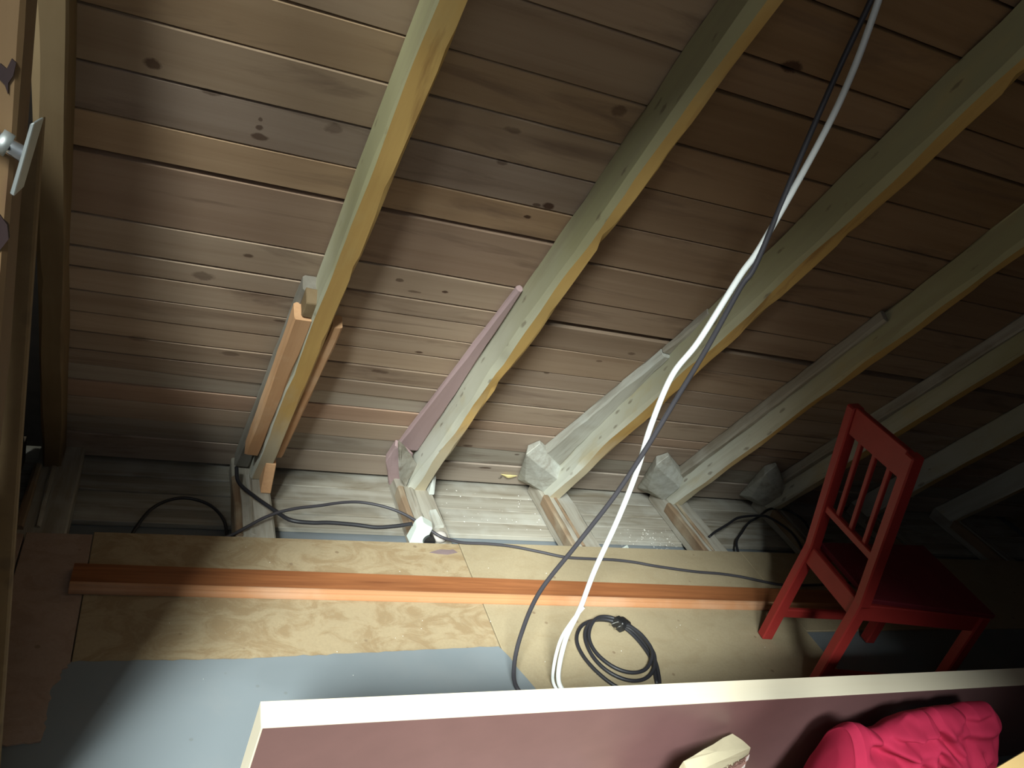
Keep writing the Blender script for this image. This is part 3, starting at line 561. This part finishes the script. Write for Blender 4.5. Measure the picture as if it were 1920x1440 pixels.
for i in range(190):
    if i < 80: x, y, zz = random.gauss(1.83, 0.10), random.gauss(2.21, 0.05), -0.083
    elif i < 120: x, y, zz = random.uniform(1.0, 1.40), random.uniform(2.2, 2.44), -0.082
    elif i < 145: x, y, zz = random.gauss(1.90, .02), random.gauss(2.14, 0.04), -0.082
    else: x, y, zz = random.uniform(0.1, 1.9), random.uniform(1.45, 1.98), 0.0015
    if zz > 0 and y < 1.56 and x < 1.05: zz = 0.006
    if zz > 0 and 1.68 < y < 1.86: continue
    r = random.uniform(0.0012, 0.0035) if zz < 0 else random.uniform(0.001, 0.0022)
    ms = [bm.verts.new((x + r*math.cos(a + i)*random.uniform(.5, 1.4), y + r*math.sin(a + i)*random.uniform(.5, 1.4), zz)) for a in (0, 2.1, 4.2)]
    tp = bm.verts.new((x, y, zz + r*0.7))
    bm.faces.new(ms)
    for q in range(3): bm.faces.new((ms[q], ms[(q+1) % 3], tp))
fl = link('paint_flakes', bm, M_dust); tag(fl, 'scattered white flakes on the eaves boards and chipboard', 'flakes', kind='stuff')

# small marks: chalk figure on the lowest roof board, smear on the chipboard, offcut on the grooved joist
o = sheet('paint_smear', [(0.861, 1.957), (0.88, 1.966), (0.901, 1.974), (0.93, 1.973), (0.946, 1.976), (0.957, 1.961), (0.921, 1.949), (0.89, 1.951)], 0.0001, 0.0006, plain('faded_purple_smear', (0.20, 0.145, 0.145), 0.8), floor); o['label'] = 'faded purple smear'
cu = bpy.data.curves.new('chalk', 'FONT'); cu.body = '3'; cu.size = 0.030; cu.extrude = 0.0003
tmp = bpy.data.objects.new('chalk_tmp', cu); col.objects.link(tmp); bpy.context.view_layer.update()
me = bpy.data.meshes.new_from_object(tmp.evaluated_get(bpy.context.evaluated_depsgraph_get())); bpy.data.objects.remove(tmp)
ch3 = bpy.data.objects.new('chalk_figure', me); col.objects.link(ch3); me.materials.clear(); me.materials.append(plain('dark_crayon', (0.14, 0.115, 0.09), 0.9))
ch3.matrix_basis = ROOF @ Matrix.Translation((1.262, -0.030, 0.003)); ch3.parent = ceiling; ch3.matrix_parent_inverse = ceiling.matrix_basis.inverted()
hull('packing_block', [(0.920, 2.195, -0.019), (0.946, 2.203, -0.019), (0.955, 2.112, -0.019), (0.918, 2.104, -0.019), (0.921, 2.193, -0.006), (0.945, 2.200, -0.006), (0.954, 2.114, -0.009), (0.919, 2.106, -0.009)], M_block, joists[2], 0.001)

# ------------------------------------------------------------------ red chair
CH = Matrix.Translation((1.921, 1.576, 0)) @ Matrix.Rotation(R(-95.5), 4, 'Z')     # local x across the back, y from back to front
ch = empty('chair', mat=CH); tag(ch, 'red wooden chair with slatted back turned away in the dark', 'chair')
def cpart(name, segs, m=M_red, bev=0.004, parent=ch):
    bm = bmesh.new()
    for (a, b, wu, wv) in segs: bar(bm, a, b, wu, wv, (1, 0, 0), bev)
    return link(name, bm, m, parent, CH)
WB, DP, HS, HT, LN = 0.259, 0.44, 0.375, 0.852, 0.102
for x in (0.0, WB):
    cpart('rear_leg', [((x, 0, 0.001), (x, 0, HS), 0.034, 0.040), ((x, 0.001, HS-0.012), (x, -LN, HT), 0.034, 0.038)])
def bk(z): return -LN * (z - HS) / (HT - HS)
def rail(name, z0, z1, th):
    zc = (z0+z1)/2; bm = bmesh.new()
    y0, y1 = bk(z0), bk(z1)
    P = [(0.016, y0-th/2, z0), (WB-0.016, y0-th/2, z0), (0.016, y0+th/2, z0), (WB-0.016, y0+th/2, z0), (0.016, y1-th/2, z1), (WB-0.016, y1-th/2, z1), (0.016, y1+th/2, z1), (WB-0.016, y1+th/2, z1)]
    o = hull(name, [CH @ Vector(p) for p in P], M_red, ch, 0.003); return o
rail('top_rail', 0.770, HT + 0.002, 0.024)
rail('lower_rail', 0.505, 0.530, 0.022)
for i in range(3):
    x = WB * (i + 1) / 4
    cpart('slat', [((x, bk(0.522), 0.522), (x, bk(0.778), 0.778), 0.016, 0.012)], bev=0.002)
cpart('rear_apron', [((0.014, 0.0, HS-0.035), (WB-0.014, 0.0, HS-0.035), 0.02, 0.06)])
bm = bmesh.new(); bar(bm, (0.014, 0, HS-0.03), (WB-0.014, 0, HS-0.03), 0.058, 0.022, (0, 0, 1), 0.003)
bpy.data.objects.remove(bpy.data.objects['rear_apron']); link('rear_apron', bm, M_red, ch, CH)
F0, F1 = -0.036, WB + 0.036
hull('seat', [CH @ Vector(p) for p in ((0.0, 0.02, 0.372), (WB, 0.02, 0.372), (F1, DP+0.012, 0.382), (F0, DP+0.012, 0.382), (0.0, 0.02, 0.388), (WB, 0.02, 0.388), (F1, DP+0.012, 0.398), (F0, DP+0.012, 0.398))], M_redseat, ch, 0.003)
for x, xf in ((0.0, F0 + 0.02), (WB, F1 - 0.02)):
    bm = bmesh.new(); bar(bm, (x, 0.01, HS-0.03), (xf, DP-0.01, HS-0.025), 0.055, 0.020, (0, 0, 1), 0.003); link('side_apron', bm, M_red, ch, CH)
    cpart('front_leg', [((xf, DP-0.01, 0.001), (xf, DP-0.01, 0.380), 0.036, 0.036)])
    bm = bmesh.new(); bar(bm, (x, 0.01, 0.105), (xf, DP-0.02, 0.105), 0.032, 0.016, (0, 0, 1), 0.003); link('stretcher', bm, M_red, ch, CH)
bm = bmesh.new(); bar(bm, (F0+0.03, DP-0.01, HS-0.028), (F1-0.03, DP-0.01, HS-0.028), 0.055, 0.020, (0, 0, 1), 0.003); link('front_apron', bm, M_red, ch, CH)

# ------------------------------------------------------------------ maroon board standing on its long edge, leaning over
LEAN = R(11.3); PH = 0.402; PL = 2.6; PT = 0.0475
yb = 1.0335 + 0.395 * math.tan(LEAN)
PM = Matrix.Translation((0.236, yb, 0.0115)) @ Matrix.Rotation(LEAN, 4, 'X')
pn = empty('maroon_board', mat=PM); tag(pn, 'long maroon board with pale wooden edges standing on edge across the foreground', 'board')
def pbox(name, x0, x1, y0, y1, z0, z1, m, bev):
    c = Vector(((x0+x1)/2, (y0+y1)/2, (z0+z1)/2)); bm = bmesh.new(); bbox(bm, x0-c.x, x1-c.x, y0-c.y, y1-c.y, z0-c.z, z1-c.z, bev)
    return link(name, bm, m, pn, PM @ Matrix.Translation(c))
pbox('panel', 0.003, PL-0.003, -PT, 0, 0, PH-0.003, M_maroon, 0.0004)
pbox('long_edge', 0, PL, -PT-0.0002, 0.0002, PH-0.003, PH, M_pale, 0.0005)['label'] = 'pale wooden long edge'
pbox('short_edge', 0, 0.003, -PT-0.0002, 0.0002, 0, PH-0.003, M_palez, 0.0005)['label'] = 'pale wooden short edge'
pbox('short_edge', PL-0.003, PL, -PT-0.0002, 0.0002, 0, PH-0.003, M_palez, 0.0005)

# paper bag
bg_ = empty('paper_bag', (1.20, 0.95, 0.0)); tag(bg_, 'cream paper bag of firelighters standing in front of the maroon board', 'bag')
A, B, Cc, D = Vector((1.106, 0.940, 0.281)), Vector((1.270, 0.996, 0.283)), Vector((1.303, 0.963, 0.275)), Vector((1.112, 0.914, 0.272))
A2, B2, C2, D2 = Vector((1.10, 0.955, 0.001)), Vector((1.285, 1.02, 0.001)), Vector((1.325, 0.93, 0.001)), Vector((1.14, 0.86, 0.001))
bm = bmesh.new()
def lerp(a, b, t): return a + (b - a) * t
ring0 = [A2, B2, C2, D2]; ring1 = [A, B, Cc, D]
def ring(t, jit):
    pts = []
    for i in range(4):
        p, q = lerp(ring0[i], ring1[i], t), lerp(ring0[(i+1) % 4], ring1[(i+1) % 4], t)
        for k in range(5):
            x = lerp(p, q, k/5); pts.append(x + Vector(noise.noise_vector(x*40)) * jit)
    return pts
RS = [ring(t, 0.0 if t in (0,) else 0.003) for t in (0, .2, .4, .6, .75, .88, .96, 1)]
VV = [[bm.verts.new(p) for p in r] for r in RS]
for P_, Q_ in zip(VV, VV[1:]):
    for i in range(20): bm.faces.new((P_[i], P_[(i+1) % 20], Q_[(i+1) % 20], Q_[i]))
bm.faces.new(VV[0])
cen = bm.verts.new((A+B+Cc+D)/4 + Vector((0, 0, 0.006)))
for i in range(20): bm.faces.new((VV[-1][i], VV[-1][(i+1) % 20], cen))
link('bag_body', bm, M_paper, bg_)
# printed front: plane through D, C, C2, D2
ux = (Cc - D).normalized(); un = (Cc - D).cross(C2 - D); un = un.normalized(); uy = un.cross(ux).normalized()
if uy.z < 0: uy = -uy
nz = ux.cross(uy).normalized()
FM = Matrix((ux, uy, nz)).transposed().to_4x4(); FM.translation = D + nz * 0.0035
bm = bmesh.new()
def patch(bm, pts, th=0.0006):
    a = [bm.verts.new((x, y, 0)) for x, y in pts]; b = [bm.verts.new((x, y, th)) for x, y in pts]; n = len(pts)
    bm.faces.new(b); bm.faces.new(a)
    for i in range(n): bm.faces.new((a[i], a[(i+1) % n], b[(i+1) % n], b[i]))
patch(bm, [(0.03, -0.060), (0.10, -0.050), (0.14, -0.030), (0.192, -0.014), (0.198, -0.13), (0.20, -0.24), (0.02, -0.24)]); link('brown_print', bm, M_printbr, bg_, FM)
bm = bmesh.new()
for q in ([(0.150, -0.070), (0.190, -0.040), (0.193, -0.048), (0.154, -0.080)], [(0.165, -0.095), (0.195, -0.064), (0.197, -0.074), (0.171, -0.104)], [(0.186, -0.020), (0.194, -0.015), (0.196, -0.030), (0.188, -0.032)]): patch(bm, q, 0.001)
link('white_print', bm, M_printwh, bg_, FM)
tcu = bpy.data.curves.new('lettering', 'FONT'); tcu.body = 'ANZÜNDER'; tcu.size = 0.020; tcu.extrude = 0.0003; tcu.align_x = 'RIGHT'
to = bpy.data.objects.new('lettering_tmp', tcu); col.objects.link(to); bpy.context.view_layer.update()
me = bpy.data.meshes.new_from_object(to.evaluated_get(bpy.context.evaluated_depsgraph_get())); bpy.data.objects.remove(to)
lt = bpy.data.objects.new('lettering', me); col.objects.link(lt); me.materials.clear(); me.materials.append(M_ink)
lt.matrix_basis = FM @ Matrix.Translation((0.184, -0.030, 0.0014)) @ Matrix.Rotation(R(4), 4, 'Z'); lt.parent = bg_; lt.matrix_parent_inverse = bg_.matrix_basis.inverted()

# raspberry red garment, bunched up
gm = empty('red_garment', (1.70, 0.88, 0.0)); tag(gm, 'bunched raspberry red garment in front of the maroon board', 'garment')
CREST = [(1.405, 0.345), (1.415, 0.396), (1.440, 0.409), (1.470, 0.404), (1.516, 0.387), (1.545, 0.400), (1.578, 0.418), (1.606, 0.436), (1.642, 0.443), (1.662, 0.436), (1.682, 0.447), (1.745, 0.446), (1.765, 0.440), (1.790, 0.455), (1.854, 0.456), (1.890, 0.431), (1.905, 0.39)]
FOLD = [(1.574, 0.417, 1.61, 0.433, .009, .016), (1.611, 0.397, 1.669, 0.402, .010, .020), (1.678, 0.356, 1.743, 0.322, .008, .022), (1.69, 0.41, 1.747, 0.366, .010, .024), (1.69, 0.371, 1.768, 0.316, .012, .024), (1.812, 0.288, 1.837, 0.351, .014, .026), (1.655, 0.341, 1.733, 0.282, .012, .022),
        (1.516, 0.372, 1.598, 0.35, .014, .026), (1.729, 0.397, 1.879, 0.385, .020, .014), (1.549, 0.390, 1.611, 0.392, .010, .014), (1.757, 0.428, 1.836, 0.438, .010, .012), (1.622, 0.321, 1.67, 0.277, .012, .018), (1.838, 0.271, 1.946, 0.281, .014, .022), (1.56, 0.31, 1.60, 0.25, .016, .016), (1.70, 0.25, 1.78, 0.16, .018, .02), (1.87, 0.33, 1.92, 0.20, .014, .016)]
bm = bmesh.new(); NU, NV = 170, 110
def crest(u):
    f = u * (len(CREST)-1); i = min(int(f), len(CREST)-2); f -= i; f = f*f*(3-2*f)
    return CREST[i][0]*(1-f) + CREST[i+1][0]*f, CREST[i][1]*(1-f) + CREST[i+1][1]*f
def gp(u, v):
    cx, cz = crest(u); a = math.pi * v; h = math.sin(a) ** 0.55
    e = max(0.0, 1 - abs(2*u-1)**7) ** 0.5
    x = (1.475 + 0.55*u)*(1-h) + (cx + 0.045*(1-u)**2)*h; z = 0.0015 + cz*h; y = 0.885 + 0.085*math.cos(a)*e
    d = 0.0
    if v > 0.42:
        for (x0, z0, x1, z1, wd, dp) in FOLD:
            L2 = (x1-x0)**2 + (z1-z0)**2; t = ((x-x0)*(x1-x0) + (z-z0)*(z1-z0))/L2; tc = min(1, max(0, t)); L = L2 ** 0.5
            px, pz = x - x0 - tc*(x1-x0), z - z0 - tc*(z1-z0); sd = (-(x-x0)*(z1-z0) + (z-z0)*(x1-x0))/L
            dd = (px*px + pz*pz) ** 0.5; fall = math.exp(-(max(0, abs(t-0.5)-0.5)*L/wd)**2)
            d += dp*fall*(math.exp(-(sd/wd)**2) - 0.7*math.exp(-((sd-1.7*wd)/wd)**2) - 0.35*math.exp(-((sd+2.0*wd)/(1.3*wd))**2))
    n = noise.noise((x*9, z*9, y*9)) * 0.010 + noise.noise((x*21 + z*14, z*17, y*14)) * 0.004
    k = min(1, max(0, (v-0.42)*8)) * e
    return Vector((x, y + (d*k + n*e), max(0.0012, z - 0.25*d*k)))
G = [[bm.verts.new(gp(i/NU, j/NV)) for j in range(NV+1)] for i in range(NU+1)]
for i in range(NU):
    for j in range(NV): bm.faces.new((G[i][j], G[i+1][j], G[i+1][j+1], G[i][j+1]))
for v in bm.verts: v.co.y = min(v.co.y, 0.984 + 0.2*(0.40 - v.co.z) - 0.004)
link('cloth', bm, M_cloth, gm, smooth=True)
CT = [(1.452, 0.812, 0.352), (1.478, 0.808, 0.326), (1.444, 0.808, 0.342), (1.470, 0.804, 0.318)]
hull('care_tag', CT + [(x, y+0.003, z+0.001) for x, y, z in CT], M_tagb, gm)

# pine board standing close to the camera, only its corner reaches into the picture
pb = empty('pine_board', (1.01, 0.40, 0.0)); tag(pb, 'end of a golden pine board at the lower right corner', 'board')
PB = Matrix.Translation((0.928, 0.400, 0.001)) @ Matrix.Rotation(R(13.6), 4, 'Z')
bm = bmesh.new(); bbox(bm, 0.0, 0.17, -0.034, 0.0, 0.0, 0.946, 0.002); link('board', bm, M_pine, pb, PB)
bm = bmesh.new(); bbox(bm, 0.0, 0.17, -0.034, 0.0, 0.946, 0.949, 0.001); link('end_grain', bm, M_pine, pb, PB)
